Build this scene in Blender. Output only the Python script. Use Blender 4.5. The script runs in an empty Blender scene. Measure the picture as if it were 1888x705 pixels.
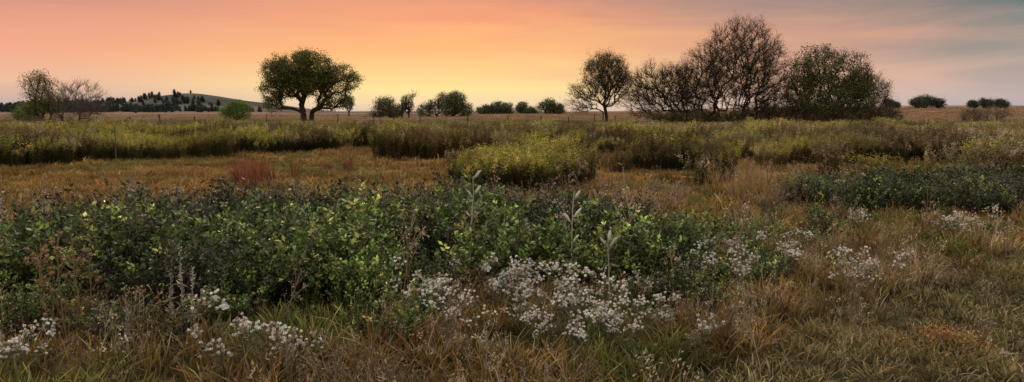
import bpy, math, numpy as np
from mathutils import Vector
rng = np.random.default_rng(7)
scene = bpy.context.scene

# ------------------------------------------------------------------ helpers
def vnoise(x, y, seed=0):
    x = np.asarray(x, float); y = np.asarray(y, float)
    xi = np.floor(x).astype(np.int64); yi = np.floor(y).astype(np.int64)
    xf = x-xi; yf = y-yi
    def h(a, b):
        n = (a*374761393 + b*668265263 + seed*1274126177) & 0x7fffffff
        n = ((n ^ (n >> 13))*1274126177) & 0x7fffffff
        n = n ^ (n >> 16)
        return (n & 0xffff)/65535.0
    u = xf*xf*(3-2*xf); v = yf*yf*(3-2*yf)
    return (h(xi, yi)*(1-u)+h(xi+1, yi)*u)*(1-v)+(h(xi, yi+1)*(1-u)+h(xi+1, yi+1)*u)*v
def fbm(x, y, seed=0, o=3):
    s = 0; a = .5; t = 0
    for i in range(o):
        s = s+a*vnoise(x*2**i, y*2**i, seed+i); t += a; a *= .5
    return s/t
def sstep(a, b, x):
    t = np.clip((np.asarray(x, float)-a)/(b-a), 0, 1); return t*t*(3-2*t)

def ground_h(x, y):
    x = np.asarray(x, float); y = np.asarray(y, float)
    d = np.hypot(x, y)
    h = 0.10*(fbm(x/2.6, y/2.6, 3)-.5)*(1-sstep(60, 120, d))
    h = h+0.5*(fbm(x/30, y/30, 9)-.5)*sstep(25, 90, d)
    h = h+(0.3+5.7*sstep(20, 230, x)+1.6*np.exp(-((x-30)/60)**2)) * np.exp(-((y-520)/190.)**2)*sstep(120, 300, y)
    h = h+14.0*np.exp(-((x+375)/48.)**2-((y-850)/100.)**2)
    h = h+12.5*np.exp(-((x+480)/105.)**2-((y-860)/100.)**2)
    h = h+11.0*np.exp(-((x+305)/70.)**2-((y-860)/100.)**2)
    h = h+5*sstep(700, 1500, d)*(fbm(x/300, y/300, 5)-.3)
    return h

class MB:
    def __init__(s): s.v=[]; s.c=[]; s.f=[]; s.m=[]; s.n=0
    def add(s, v, f, c, m=0):
        v = np.asarray(v, float).reshape(-1, 3); f = np.asarray(f, np.int64)
        c = np.asarray(c, float)
        if c.ndim == 1: c = np.tile(c, (len(v), 1))
        s.v.append(v); s.c.append(c); s.f.append(f+s.n); s.m.append(np.full(len(f), m)); s.n += len(v)
    def mesh(s, name, mats, smooth=False):
        me = bpy.data.meshes.new(name)
        v = np.concatenate(s.v); c = np.concatenate(s.c)
        me.vertices.add(len(v)); me.vertices.foreach_set('co', v.astype(np.float32).ravel())
        tot = np.concatenate([np.full(len(f), f.shape[1]) for f in s.f])
        loops = np.concatenate([f.ravel() for f in s.f])
        st = np.concatenate([[0], np.cumsum(tot)[:-1]])
        me.loops.add(len(loops)); me.loops.foreach_set('vertex_index', loops.astype(np.int32))
        me.polygons.add(len(tot)); me.polygons.foreach_set('loop_start', st.astype(np.int32))
        me.polygons.foreach_set('loop_total', tot.astype(np.int32))
        me.polygons.foreach_set('material_index', np.concatenate(s.m).astype(np.int32))
        me.polygons.foreach_set('use_smooth', np.full(len(tot), smooth))
        me.update(calc_edges=True)
        a = me.attributes.new('Col', 'FLOAT_COLOR', 'POINT')
        a.data.foreach_set('color', np.concatenate([c, np.ones((len(c), 1))], 1).astype(np.float32).ravel())
        for m in mats: me.materials.append(m)
        me.validate()
        return me

def obj(name, me, link=True, loc=(0, 0, 0)):
    o = bpy.data.objects.new(name, me); o.location = loc
    if link: scene.collection.objects.link(o)
    return o

def norm(a): return a/np.maximum(np.linalg.norm(a, axis=-1, keepdims=True), 1e-9)
def rdir(n, r=rng): return norm(r.normal(size=(n, 3)))

def blades(mb, base, az, length, lean, width, c0, c1, m=0, segs=3, droop=0.0):
    n = len(base); t = np.linspace(0, 1, segs+1)
    h = np.stack([np.cos(az), np.sin(az), np.zeros(n)], 1)
    side = np.stack([-np.sin(az), np.cos(az), np.zeros(n)], 1)
    tw = rng.uniform(-1, 1, n)[:, None]; side = norm(side+h*tw)
    up = np.sqrt(np.clip(1-lean**2*.8, .05, 1))
    P = base[:, None, :]+length[:, None, None]*(h[:, None, :]*(lean[:, None]*t**1.9)[:, :, None]
        + np.array([0, 0, 1.])*((up[:, None]*t)-droop*t**3)[:, :, None])
    w = width[:, None]*(1-t**1.6*.92)[None, :]*.5
    L = P-side[:, None, :]*w[:, :, None]; R = P+side[:, None, :]*w[:, :, None]
    V = np.stack([L, R], 2).reshape(-1, 3)
    idx = (np.arange(n)*(segs+1)*2)[:, None]+np.arange(segs)[None, :]*2
    F = np.stack([idx, idx+1, idx+3, idx+2], -1).reshape(-1, 4)
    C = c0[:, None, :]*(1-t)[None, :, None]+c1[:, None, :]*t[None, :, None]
    C = np.repeat(C[:, :, None, :], 2, 2).reshape(-1, 3)
    mb.add(V, F, C, m)
    return P

def leaves(mb, pos, d, length, width, col, m=0, r=rng):
    n = len(pos); d = norm(d)
    s = norm(np.cross(d, rdir(n, r)))
    length = np.broadcast_to(length, n)[:, None]; width = np.broadcast_to(width, n)[:, None]
    nn = np.cross(d, s)
    mid = pos+d*length*.5-nn*length*.07
    V = np.stack([pos, mid-s*width*.5, pos+d*length, mid+s*width*.5], 1).reshape(-1, 3)
    F = np.arange(n*4).reshape(-1, 4)
    mb.add(V, F, np.repeat(col, 4, 0), m)

def tubes(mb, p0, p1, r0, r1, col, m=0, sides=4):
    n = len(p0); d = norm(p1-p0)
    ref = np.where(np.abs(d[:, 2:3]) > .9, np.array([[1., 0, 0]]), np.array([[0, 0, 1.]]))
    a = norm(np.cross(d, ref)); b = np.cross(d, a)
    th = np.arange(sides)*2*math.pi/sides
    ring = a[:, None, :]*np.cos(th)[None, :, None]+b[:, None, :]*np.sin(th)[None, :, None]
    A = p0[:, None, :]+ring*r0[:, None, None]; B = p1[:, None, :]+ring*r1[:, None, None]
    V = np.concatenate([A, B], 1).reshape(-1, 3)
    k = np.arange(sides); k2 = (k+1) % sides
    f = np.stack([k, k2, k2+sides, k+sides], 1)
    F = (np.arange(n)*2*sides)[:, None, None]+f[None]
    C = np.broadcast_to(col, (n, 3)) if np.ndim(col) == 1 else col
    mb.add(V, F.reshape(-1, 4), np.repeat(C, 2*sides, 0), m)

def pick(pal, n, jit=.18, w=None, r=rng):
    pal = np.array(pal, float)
    c = pal[r.choice(len(pal), n, p=w)]
    return np.clip(c*(1+r.normal(0, jit, (n, 1)))*(1+r.normal(0, jit*.25, (n, 3))), .004, .95)

# ------------------------------------------------------------------ materials
def veg_mat(name, transl=.3, rough=.6, nscale=.6, lo=.7, hi=1.25, rnd=.35, tint=None, tscale=.25, spec=.2):
    m = bpy.data.materials.new(name); m.use_nodes = True
    nt = m.node_tree; N = nt.nodes; L = nt.links; N.clear()
    out = N.new('ShaderNodeOutputMaterial')
    at = N.new('ShaderNodeAttribute'); at.attribute_name = 'Col'
    geo = N.new('ShaderNodeNewGeometry')
    no = N.new('ShaderNodeTexNoise'); no.inputs['Scale'].default_value = nscale; no.inputs['Detail'].default_value = 3
    L.new(geo.outputs['Position'], no.inputs['Vector'])
    mr = N.new('ShaderNodeMapRange'); mr.inputs['From Min'].default_value = .3; mr.inputs['From Max'].default_value = .7
    mr.inputs['To Min'].default_value = lo; mr.inputs['To Max'].default_value = hi
    L.new(no.outputs['Fac'], mr.inputs['Value'])
    oi = N.new('ShaderNodeObjectInfo')
    mr2 = N.new('ShaderNodeMapRange'); mr2.inputs['To Min'].default_value = 1-rnd; mr2.inputs['To Max'].default_value = 1+rnd
    L.new(oi.outputs['Random'], mr2.inputs['Value'])
    mu = N.new('ShaderNodeMath'); mu.operation = 'MULTIPLY'
    L.new(mr.outputs[0], mu.inputs[0]); L.new(mr2.outputs[0], mu.inputs[1])
    col = at.outputs['Color']
    if tint is not None:
        n2 = N.new('ShaderNodeTexNoise'); n2.inputs['Scale'].default_value = tscale; n2.inputs['Detail'].default_value = 4
        L.new(geo.outputs['Position'], n2.inputs['Vector'])
        m3 = N.new('ShaderNodeMapRange'); m3.inputs['From Min'].default_value = .42; m3.inputs['From Max'].default_value = .62
        m3.inputs['To Max'].default_value = .5
        L.new(n2.outputs['Fac'], m3.inputs['Value'])
        mx = N.new('ShaderNodeMix'); mx.data_type = 'RGBA'
        mx.inputs[7].default_value = (*tint, 1)
        L.new(m3.outputs[0], mx.inputs[0]); L.new(col, mx.inputs[6]); col = mx.outputs[2]
    vm = N.new('ShaderNodeVectorMath'); vm.operation = 'SCALE'
    L.new(col, vm.inputs[0]); L.new(mu.outputs[0], vm.inputs['Scale'])
    p = N.new('ShaderNodeBsdfPrincipled'); p.inputs['Roughness'].default_value = rough
    p.inputs['Specular IOR Level'].default_value = spec
    L.new(vm.outputs[0], p.inputs['Base Color'])
    if transl > 0:
        t = N.new('ShaderNodeBsdfTranslucent'); L.new(vm.outputs[0], t.inputs['Color'])
        ms = N.new('ShaderNodeMixShader'); ms.inputs[0].default_value = transl
        L.new(p.outputs[0], ms.inputs[1]); L.new(t.outputs[0], ms.inputs[2]); L.new(ms.outputs[0], out.inputs['Surface'])
    else: L.new(p.outputs[0], out.inputs['Surface'])
    return m

M_grass = veg_mat('dry_grass', .2, .8, .9, .55, 1.35, .45, (.20, .10, .03), .7, .1)
M_mown = veg_mat('mown_grass', .2, .8, .8, .6, 1.3, .35, (.20, .14, .05), .5, .1)
M_meadow = veg_mat('meadow_grass', .25, .8, .35, .6, 1.3, .4, (.34, .17, .06), .16, .1)
M_shrub = veg_mat('shrub_leaf', .2, .5, .9, .5, 1.45, .4, None, spec=.25)
M_gold = veg_mat('goldenrod_leaf', .22, .8, .3, .6, 1.35, .35, (.20, .14, .05), .13, .1)
M_far = veg_mat('far_grass', .2, .8, .05, .75, 1.25, .3, (.24, .18, .09), .02, .1)
M_white = veg_mat('flower_fluff', .25, .9, 2, .88, 1.1, .12, spec=.1)
M_red = veg_mat('bluestem_grass', .2, .8, 2, .8, 1.2, .2, spec=.1)
M_dry = veg_mat('dry_stalk', .1, .8, 2, .8, 1.2, .2, spec=.1)
M_bark = veg_mat('bark', 0, .95, 3, .7, 1.3, .1, spec=.05)
M_leaf = veg_mat('tree_leaf', .25, .7, .35, .6, 1.4, .1, spec=.15)
M_dark = veg_mat('distant_leaf', .1, .8, .05, .8, 1.2, .35, spec=.1)
M_rock = veg_mat('stone', 0, .85, 20, .7, 1.2, .2)
M_post = veg_mat('weathered_wood', 0, .85, 8, .7, 1.2, .1)

# ------------------------------------------------------------------ ground
n = 520; cc = 3.; um = math.asinh(4500/cc)
u = np.linspace(-um, um, n); ax = cc*np.sinh(u)
X, Y = np.meshgrid(ax, ax, indexing='ij'); Z = ground_h(X, Y)
i = np.arange(n-1); I, J = np.meshgrid(i, i, indexing='ij'); a = (I*n+J).ravel()
mb = MB(); mb.add(np.stack([X, Y, Z], -1), np.stack([a, a+n, a+n+1, a+1], 1), (.2, .2, .1))
gm = bpy.data.materials.new('prairie_ground'); gm.use_nodes = True
nt = gm.node_tree; N = nt.nodes; L = nt.links
p = N['Principled BSDF']; p.inputs['Roughness'].default_value = 1; p.inputs['Specular IOR Level'].default_value = .0
geo = N.new('ShaderNodeNewGeometry')
ln = N.new('ShaderNodeVectorMath'); ln.operation = 'LENGTH'; L.new(geo.outputs['Position'], ln.inputs[0])
nz = N.new('ShaderNodeTexNoise'); nz.inputs['Scale'].default_value = .02; nz.inputs['Detail'].default_value = 6
L.new(geo.outputs['Position'], nz.inputs['Vector'])
lg = N.new('ShaderNodeMath'); lg.operation = 'LOGARITHM'; L.new(ln.outputs['Value'], lg.inputs[0]); lg.inputs[1].default_value = 10
ad = N.new('ShaderNodeMath'); ad.operation = 'MULTIPLY_ADD'; L.new(nz.outputs['Fac'], ad.inputs[0]); ad.inputs[1].default_value = .35; L.new(lg.outputs[0], ad.inputs[2])
mr = N.new('ShaderNodeMapRange'); mr.inputs['From Min'].default_value = .675; mr.inputs['From Max'].default_value = 3.675
L.new(ad.outputs[0], mr.inputs['Value'])
cr = N.new('ShaderNodeValToRGB'); L.new(mr.outputs[0], cr.inputs[0])
st = [(0, (.05, .042, .025)), (.16, (.065, .05, .026)), (.26, (.17, .095, .035)), (.42, (.17, .11, .045)), (.52, (.14, .11, .05)), (.62, (.22, .14, .085)), (.73, (.27, .165, .12)), (.80, (.14, .115, .09)), (1, (.13, .12, .105))]
el = cr.color_ramp.elements
while len(el) < len(st): el.new(.5)
for e, (q, c) in zip(el, st): e.position = q; e.color = (*c, 1)
n1 = N.new('ShaderNodeTexNoise'); n1.inputs['Scale'].default_value = 6; n1.inputs['Detail'].default_value = 8
mp = N.new('ShaderNodeMapping'); mp.inputs['Scale'].default_value = (.25, 1, 1)
n3 = N.new('ShaderNodeTexNoise'); n3.inputs['Scale'].default_value = .06; n3.inputs['Detail'].default_value = 7; n3.inputs['Roughness'].default_value = .65
L.new(geo.outputs['Position'], n1.inputs['Vector']); L.new(geo.outputs['Position'], mp.inputs['Vector']); L.new(mp.outputs[0], n3.inputs['Vector'])
q1 = N.new('ShaderNodeMapRange'); q1.inputs['From Min'].default_value = .3; q1.inputs['From Max'].default_value = .7; q1.inputs['To Min'].default_value = .5; q1.inputs['To Max'].default_value = 1.4
q2 = N.new('ShaderNodeMapRange'); q2.inputs['From Min'].default_value = .35; q2.inputs['From Max'].default_value = .65; q2.inputs['To Min'].default_value = .65; q2.inputs['To Max'].default_value = 1.35
L.new(n1.outputs['Fac'], q1.inputs['Value']); L.new(n3.outputs['Fac'], q2.inputs['Value'])
mm = N.new('ShaderNodeMath'); mm.operation = 'MULTIPLY'; L.new(q1.outputs[0], mm.inputs[0]); L.new(q2.outputs[0], mm.inputs[1])
sx = N.new('ShaderNodeSeparateXYZ'); L.new(geo.outputs['Position'], sx.inputs[0])
hz = N.new('ShaderNodeMapRange'); hz.inputs['From Min'].default_value = 6.5; hz.inputs['From Max'].default_value = 8.5; L.new(sx.outputs['Z'], hz.inputs['Value'])
mx = N.new('ShaderNodeMix'); mx.data_type = 'RGBA'; L.new(hz.outputs[0], mx.inputs[0]); L.new(cr.outputs[0], mx.inputs[6]); mx.inputs[7].default_value = (.085, .080, .068, 1)
vs = N.new('ShaderNodeVectorMath'); vs.operation = 'SCALE'; L.new(mx.outputs[2], vs.inputs[0]); L.new(mm.outputs[0], vs.inputs['Scale'])
L.new(vs.outputs[0], p.inputs['Base Color'])
bp = N.new('ShaderNodeBump'); bp.inputs['Strength'].default_value = .6; bp.inputs['Distance'].default_value = .05
L.new(n1.outputs['Fac'], bp.inputs['Height']); L.new(bp.outputs[0], p.inputs['Normal'])
obj('ground', mb.mesh('ground', [gm], True))

# ------------------------------------------------------------------ scatter
def scatter(name, x, y, sources, scale, idx, tilt=.08, zoff=-.02, sz=None):
    n = len(x); z = ground_h(x, y)+zoff
    me = bpy.data.meshes.new(name); me.vertices.add(n)
    me.vertices.foreach_set('co', np.stack([x, y, z], 1).astype(np.float32).ravel())
    rot = np.stack([rng.normal(0, tilt, n), rng.normal(0, tilt, n), rng.uniform(0, 6.283, n)], 1)
    sc = np.stack([scale, scale, scale if sz is None else sz], 1)
    for nm, d in (('rot', rot), ('scl', sc)):
        a = me.attributes.new(nm, 'FLOAT_VECTOR', 'POINT'); a.data.foreach_set('vector', d.astype(np.float32).ravel())
    a = me.attributes.new('idx', 'INT', 'POINT'); a.data.foreach_set('value', np.asarray(idx, np.int32))
    col = bpy.data.collections.new(name+'_parts')
    for k, s in enumerate(sources):
        o = bpy.data.objects.new(f'{name}_part_{k:02d}', s); col.objects.link(o)
    ng = bpy.data.node_groups.new(name+'_scatter', 'GeometryNodeTree')
    ng.interface.new_socket('Geometry', in_out='INPUT', socket_type='NodeSocketGeometry')
    ng.interface.new_socket('Geometry', in_out='OUTPUT', socket_type='NodeSocketGeometry')
    N = ng.nodes; L = ng.links
    gi = N.new('NodeGroupInput'); go = N.new('NodeGroupOutput'); ip = N.new('GeometryNodeInstanceOnPoints')
    ci = N.new('GeometryNodeCollectionInfo'); ci.inputs['Collection'].default_value = col
    ci.inputs['Separate Children'].default_value = True; ci.inputs['Reset Children'].default_value = True
    def na(nm, ty):
        q = N.new('GeometryNodeInputNamedAttribute'); q.data_type = ty; q.inputs['Name'].default_value = nm
        return [s for s in q.outputs if s.enabled and s.name == 'Attribute'][0]
    L.new(gi.outputs[0], ip.inputs['Points']); L.new(ci.outputs[0], ip.inputs['Instance'])
    ip.inputs['Pick Instance'].default_value = True
    L.new(na('idx', 'INT'), ip.inputs['Instance Index'])
    L.new(na('rot', 'FLOAT_VECTOR'), ip.inputs['Rotation']); L.new(na('scl', 'FLOAT_VECTOR'), ip.inputs['Scale'])
    L.new(ip.outputs[0], go.inputs[0])
    o = obj(name, me); md = o.modifiers.new('scatter', 'NODES'); md.node_group = ng
    return o

def sample(n, d0, d1, a, ex=.85, pad=2.5):
    k = 2-a; uu = rng.random(n)
    d = (d0**k+uu*(d1**k-d0**k))**(1/k) if abs(k) > 1e-6 else d0*(d1/d0)**uu
    x = rng.uniform(-1, 1, n)*(ex*d+pad)
    return x, d
def inpoly(x, y, poly):
    c = np.zeros(len(x), bool); j = len(poly)-1
    for i in range(len(poly)):
        xi, yi = poly[i]; xj, yj = poly[j]
        if yi != yj:
            c ^= ((yi > y) != (yj > y)) & (x < (xj-xi)*(y-yi)/(yj-yi)+xi)
        j = i
    return c
def wob(x, y, amp, s=1.2, seed=40):
    return x+amp*(fbm(x/s, y/s, seed)-.5)*2, y+amp*(fbm(x/s, y/s, seed+7)-.5)*2

SHRUB = [(-10, 6.6), (-5.2, 7.5), (-2.8, 6.9), (-1.2, 7.1), (-.2, 7.6), (1.5, 8.0), (2.6, 9.2), (2.4, 10.2), (1.2, 11.5), (-2.5, 12.1), (-5.8, 11.8), (-6.8, 9.8), (-10, 9)]
SHRUB2 = [(5.8, 14.0), (8.6, 13.0), (10.5, 12.4), (18, 13), (18, 18), (10, 17.5), (6.0, 16.4)]
PATH = [(0.9, 4), (1.2, 5.2), (3.3, 7.2), (5.5, 9.0), (9.5, 12.2), (20, 18), (30, 18), (30, 0), (0.9, 0)]
GRAVEL = [(3.7, 4.0), (3.8, 5.5), (4.7, 6.9), (5.8, 7.7), (7, 7), (6, 3)]
GOLD = [
 [(-1.75, 17.6), (0.2, 17.0), (1.3, 17.8), (1.9, 19.8), (2.3, 22.0), (1.5, 22.5), (-1.2, 21)],
 [(2.9, 22.6), (3.8, 23.0), (3.9, 25.2), (2.9, 25)],
 [(4.1, 23.8), (5.5, 23.3), (7.3, 24.1), (8.0, 27), (6, 28.5), (4.5, 27)],
 [(-4.7, 28.0), (-2, 28.2), (.4, 29.5), (.9, 33), (2.0, 33), (2.4, 31), (5, 33), (9, 35), (8, 42), (-2, 40), (-6, 36)],
 [(-40, 24), (-17.0, 26.5), (-16.6, 29.5), (-20, 33), (-40, 36)],
 [(-19, 29.0), (-14.5, 29.5), (-11.5, 32), (-8.6, 38), (-5.6, 42), (-5, 68), (-60, 68), (-60, 38), (-21, 34)],
 [(4.0, 18.3), (5.4, 19.3), (6.6, 21.5), (9, 23), (9.6, 18.3), (13, 17.6), (22, 17), (45, 25), (60, 75), (-8, 75), (-6, 47), (9, 46), (9.5, 29), (7.5, 22.5)],
]
def in_any(x, y, polys):
    r = np.zeros(len(x), bool)
    for q in polys: r |= inpoly(x, y, q)
    return r

# ------------------------------------------------------------------ grass pieces
def tuft(nb, h, spread, pal0, pal1, w, lean=(.1, .7), mat=M_grass, heads=0):
    mb = MB(); r = spread*np.sqrt(rng.random(nb)); th = rng.random(nb)*6.283
    base = np.stack([r*np.cos(th), r*np.sin(th), np.zeros(nb)], 1)
    az = th+rng.normal(0, 1.2, nb)
    P = blades(mb, base, az, rng.uniform(.4, 1, nb)*h, rng.uniform(*lean, nb), rng.uniform(.5, 1.3, nb)*w,
           pick(pal0, nb), pick(pal1, nb, .3), droop=.12)  # blade bases darker than tips: withered growth plus shade painted into vertex colour
    if heads:
        tip = P[:heads, -1]; k = 7
        pos = np.repeat(tip, k, 0)+rng.normal(0, .012, (heads*k, 3))*np.array([1, 1, 2.5])
        leaves(mb, pos, rdir(len(pos))+np.array([0, 0, 1.]), .03, .010, pick(pal1, len(pos)))
    return mb.mesh('tuft', [mat])

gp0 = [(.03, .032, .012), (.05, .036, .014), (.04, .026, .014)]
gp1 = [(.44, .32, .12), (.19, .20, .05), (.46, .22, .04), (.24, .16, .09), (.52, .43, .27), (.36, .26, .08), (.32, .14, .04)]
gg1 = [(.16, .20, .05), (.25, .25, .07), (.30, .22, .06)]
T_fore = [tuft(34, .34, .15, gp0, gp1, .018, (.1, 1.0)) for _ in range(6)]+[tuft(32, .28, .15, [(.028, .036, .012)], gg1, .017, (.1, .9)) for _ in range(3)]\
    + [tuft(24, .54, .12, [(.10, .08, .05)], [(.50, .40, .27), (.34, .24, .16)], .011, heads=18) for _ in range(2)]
mp0 = [(.045, .042, .016), (.06, .048, .02)]; mp1 = [(.19, .19, .055), (.34, .26, .11), (.26, .18, .075), (.44, .36, .21)]
T_mown = [tuft(42, .13, .16, mp0, mp1, .014, (.3, 1.0), M_mown) for _ in range(5)]
me0 = [(.08, .05, .018), (.11, .06, .02)]; me1 = [(.48, .26, .06), (.44, .29, .10), (.52, .34, .13), (.22, .22, .055), (.38, .16, .045)]
T_mead = [tuft(48, .32, .27, me0, me1, .022, (.1, .9), M_meadow) for _ in range(5)]+[tuft(44, .26, .25, [(.04, .05, .018)], [(.19, .21, .05), (.32, .24, .07)], .020, (.1, .9), M_meadow) for _ in range(2)]
T_far = [tuft(60, .5, .9, [(.2, .12, .06)], [(.40, .23, .15), (.36, .24, .14), (.3, .22, .1), (.42, .22, .16)], .06, (.1, .9), M_far) for _ in range(4)]\
    + [tuft(60, .6, .9, [(.07, .07, .025)], [(.20, .18, .055), (.16, .13, .055)], .06, (.1, .9), M_far) for _ in range(2)]
rd = [(.32, .11, .06), (.38, .15, .08), (.25, .08, .05)]
T_red = [tuft(60, .85, .16, [(.2, .08, .05)], rd, .014, (.02, .4), M_red) for _ in range(3)]
T_tan = [tuft(36, .95, .2, [(.16, .10, .05)], [(.42, .24, .12), (.36, .2, .09), (.46, .33, .17)], .012, (.02, .5), M_red, heads=24) for _ in range(3)]

x, y = sample(10500, 3.6, 16, .75)
wx, wy = wob(x, y, .35)
k = ~inpoly(wx, wy, PATH) & ((~inpoly(x, y, SHRUB)) | (rng.random(len(x)) < .14)) & (y < 15.5+fbm(x/2, y/2, 4)*2)
x, y = x[k], y[k]; f = fbm(x/1.0, y/1.0, 21)
idx = np.where(f < .42, rng.integers(6, 9, len(x)), np.where(rng.random(len(x)) < .14, rng.integers(9, 11, len(x)), rng.integers(0, 6, len(x))))
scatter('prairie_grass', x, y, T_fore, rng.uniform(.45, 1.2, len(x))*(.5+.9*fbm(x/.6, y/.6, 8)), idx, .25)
x, y = sample(15000, 3.6, 20, .7)
wx, wy = wob(x, y, .45)
k = inpoly(wx, wy, PATH) & (~inpoly(wx, wy, GRAVEL) | (rng.random(len(x)) < .5))
x, y = x[k], y[k]
scatter('mown_grass', x, y, T_mown, rng.uniform(.6, 1.35, len(x))*(.55+1.0*fbm(x/.5, y/.5, 18)), rng.integers(0, 5, len(x)), .2)
x, y = sample(26000, 9.5, 75, 1.0)
k = ~inpoly(x, y, SHRUB) & ~inpoly(x, y, PATH) & (y > 10+3*fbm(x/2, y/2, 4)) & (~in_any(x, y, GOLD) | (rng.random(len(x)) < .3))
x, y = x[k], y[k]; f = fbm(x/3.5, y/2, 31)
idx = np.where(f < .44, rng.integers(5, 7, len(x)), rng.integers(0, 5, len(x)))
s = rng.uniform(.5, 1.2, len(x))*(.6+.7*fbm(x/1.5, y/1.5, 8))
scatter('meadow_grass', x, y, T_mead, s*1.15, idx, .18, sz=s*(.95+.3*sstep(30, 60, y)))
x, y = sample(26000, 62, 420, 1.5, .95)
f = fbm(x/25, y/12, 61)
idx = np.where((f < .52) & (y < 150), rng.integers(4, 6, len(x)), rng.integers(0, 4, len(x)))
scatter('bluestem_field', x, y, T_far, rng.uniform(.8, 1.4, len(x))*(1+sstep(80, 300, y)), idx, .05, sz=rng.uniform(.6, 1.1, len(x)))

# ------------------------------------------------------------------ shrubs
def shrub(h, pal, nst=26, nl=24, rad=.30, ll=.062, lw=.032, stemc=(.07, .05, .035)):
    mb = MB(); th = rng.random(nst)*6.283; r = rad*.5*np.sqrt(rng.random(nst))
    base = np.stack([r*np.cos(th), r*np.sin(th), np.zeros(nst)], 1)
    L_ = h*rng.uniform(.5, 1.15, nst)
    P = blades(mb, base, th+rng.normal(0, .5, nst), L_, rng.uniform(.1, .65, nst), np.full(nst, .010), np.tile(stemc, (nst, 1)), np.tile(stemc, (nst, 1)), 1, 4)
    t = rng.uniform(.25, 1.02, (nst, nl))**.65; t = np.clip(t, 0, .999)
    si = (t*4).astype(int); fr = t*4-si; ii = np.arange(nst)[:, None]
    pos = P[ii, si]*(1-fr[..., None])+P[ii, si+1]*fr[..., None]
    pos = pos.reshape(-1, 3)+rng.normal(0, .016, (nst*nl, 3))
    d = rdir(len(pos)); d[:, 2] = np.abs(d[:, 2])*.7+.2
    stc = pick(pal, nst, .35); c = np.repeat(stc, nl, 0)*rng.uniform(.55, 1.45, (nst*nl, 1))*(.2+1.0*t.reshape(-1, 1)**3.5)  # leaves darken down the stem, painting shade into the thicket gaps
    leaves(mb, pos, d, rng.uniform(.6, 1.25, len(pos))*ll, rng.uniform(.8, 1.2, len(pos))*lw, c)
    return mb.mesh('shrub', [M_shrub, M_dry])
bright = [(.175, .225, .05), (.12, .16, .04), (.28, .32, .085), (.08, .11, .032)]
darkg = [(.05, .068, .026), (.075, .088, .035), (.085, .072, .042)]
purp = [(.055, .045, .036), (.055, .052, .03), (.11, .08, .055)]
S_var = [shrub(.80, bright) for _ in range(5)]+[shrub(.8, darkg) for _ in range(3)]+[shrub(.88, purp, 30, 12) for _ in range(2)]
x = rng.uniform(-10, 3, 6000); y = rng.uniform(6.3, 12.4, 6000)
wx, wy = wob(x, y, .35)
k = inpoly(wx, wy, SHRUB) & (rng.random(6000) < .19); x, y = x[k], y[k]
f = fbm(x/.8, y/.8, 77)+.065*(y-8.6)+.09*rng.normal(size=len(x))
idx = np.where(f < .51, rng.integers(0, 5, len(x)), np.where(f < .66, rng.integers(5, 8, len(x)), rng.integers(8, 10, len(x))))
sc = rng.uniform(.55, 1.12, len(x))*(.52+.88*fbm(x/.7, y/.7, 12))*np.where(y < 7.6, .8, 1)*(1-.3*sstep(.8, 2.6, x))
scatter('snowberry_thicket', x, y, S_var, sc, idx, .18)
x = rng.uniform(5, 18, 4500); y = rng.uniform(12.2, 18.5, 4500)
wx, wy = wob(x, y, .6); k = inpoly(wx, wy, SHRUB2) & (rng.random(4500) < .15)
x, y = x[k], y[k]
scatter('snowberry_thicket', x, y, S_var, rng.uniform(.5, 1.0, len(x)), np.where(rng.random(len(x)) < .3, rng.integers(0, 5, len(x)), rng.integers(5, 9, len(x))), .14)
cl = [(2.6, 9.0, .5), (3.4, 9.8, .5), (3.0, 10.6, .4), (-3.3, 6.4, .4), (-1.0, 6.5, .3), (1.6, 7.4, .3), (4.7, 11.4, .5), (-4.4, 6.9, .5), (5.6, 12.6, .6), (9.5, 12.4, .6), (2.8, 8.4, .3)]
x = np.concatenate([rng.normal(a, r, 9) for a, b, r in cl]); y = np.concatenate([rng.normal(b, r, 9) for a, b, r in cl])
scatter('snowberry_sprout', x, y, S_var, rng.uniform(.35, .62, len(x)), rng.integers(0, 7, len(x)), .15)

# ------------------------------------------------------------------ goldenrod
def goldenrod(pal_top, pal_leaf, ns=14, h=1.0, plume=24, ps=.055):
    mb = MB(); th = rng.random(ns)*6.283; r = .30*np.sqrt(rng.random(ns))
    base = np.stack([r*np.cos(th), r*np.sin(th), np.zeros(ns)], 1)
    P = blades(mb, base, th, h*rng.uniform(.72, 1.12, ns), rng.uniform(.02, .26, ns), np.full(ns, .014), np.tile((.04, .03, .02), (ns, 1)), np.tile((.09, .08, .032), (ns, 1)), 1, 4)
    nl = 26; t = rng.uniform(.10, .9, (ns, nl)); si = np.clip((t*4).astype(int), 0, 3); fr = t*4-si; ii = np.arange(ns)[:, None]
    pos = (P[ii, si]*(1-fr[..., None])+P[ii, si+1]*fr[..., None]).reshape(-1, 3)
    d = rdir(len(pos)); d[:, 2] = d[:, 2]*.3+.45; tt = t.reshape(-1, 1)
    c = pick(pal_leaf, len(pos), .25)*(.18+.95*tt**2.0)  # lower leaves darkened: drier foliage, and painted shade on the stand's sides
    leaves(mb, pos, d, rng.uniform(.07, .11, len(pos)), .022, c)
    tip = P[:, -1]; k = plume
    pos = np.repeat(tip, k, 0); off = rng.normal(0, 1, (ns*k, 3))*np.array([.036, .036, .065]); off[:, 2] -= .04
    pos = pos+off; d = rdir(len(pos)); d[:, 2] = np.abs(d[:, 2])
    c = np.repeat(pick(pal_top, ns, .25), k, 0)*rng.uniform(.55, 1.3, (ns*k, 1))
    leaves(mb, pos, d, rng.uniform(.6, 1.2, len(pos))*ps, ps*.5, c)
    return mb.mesh('goldenrod', [M_gold, M_dry])
lf = [(.11, .13, .035), (.13, .125, .038), (.08, .075, .03)]
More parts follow.
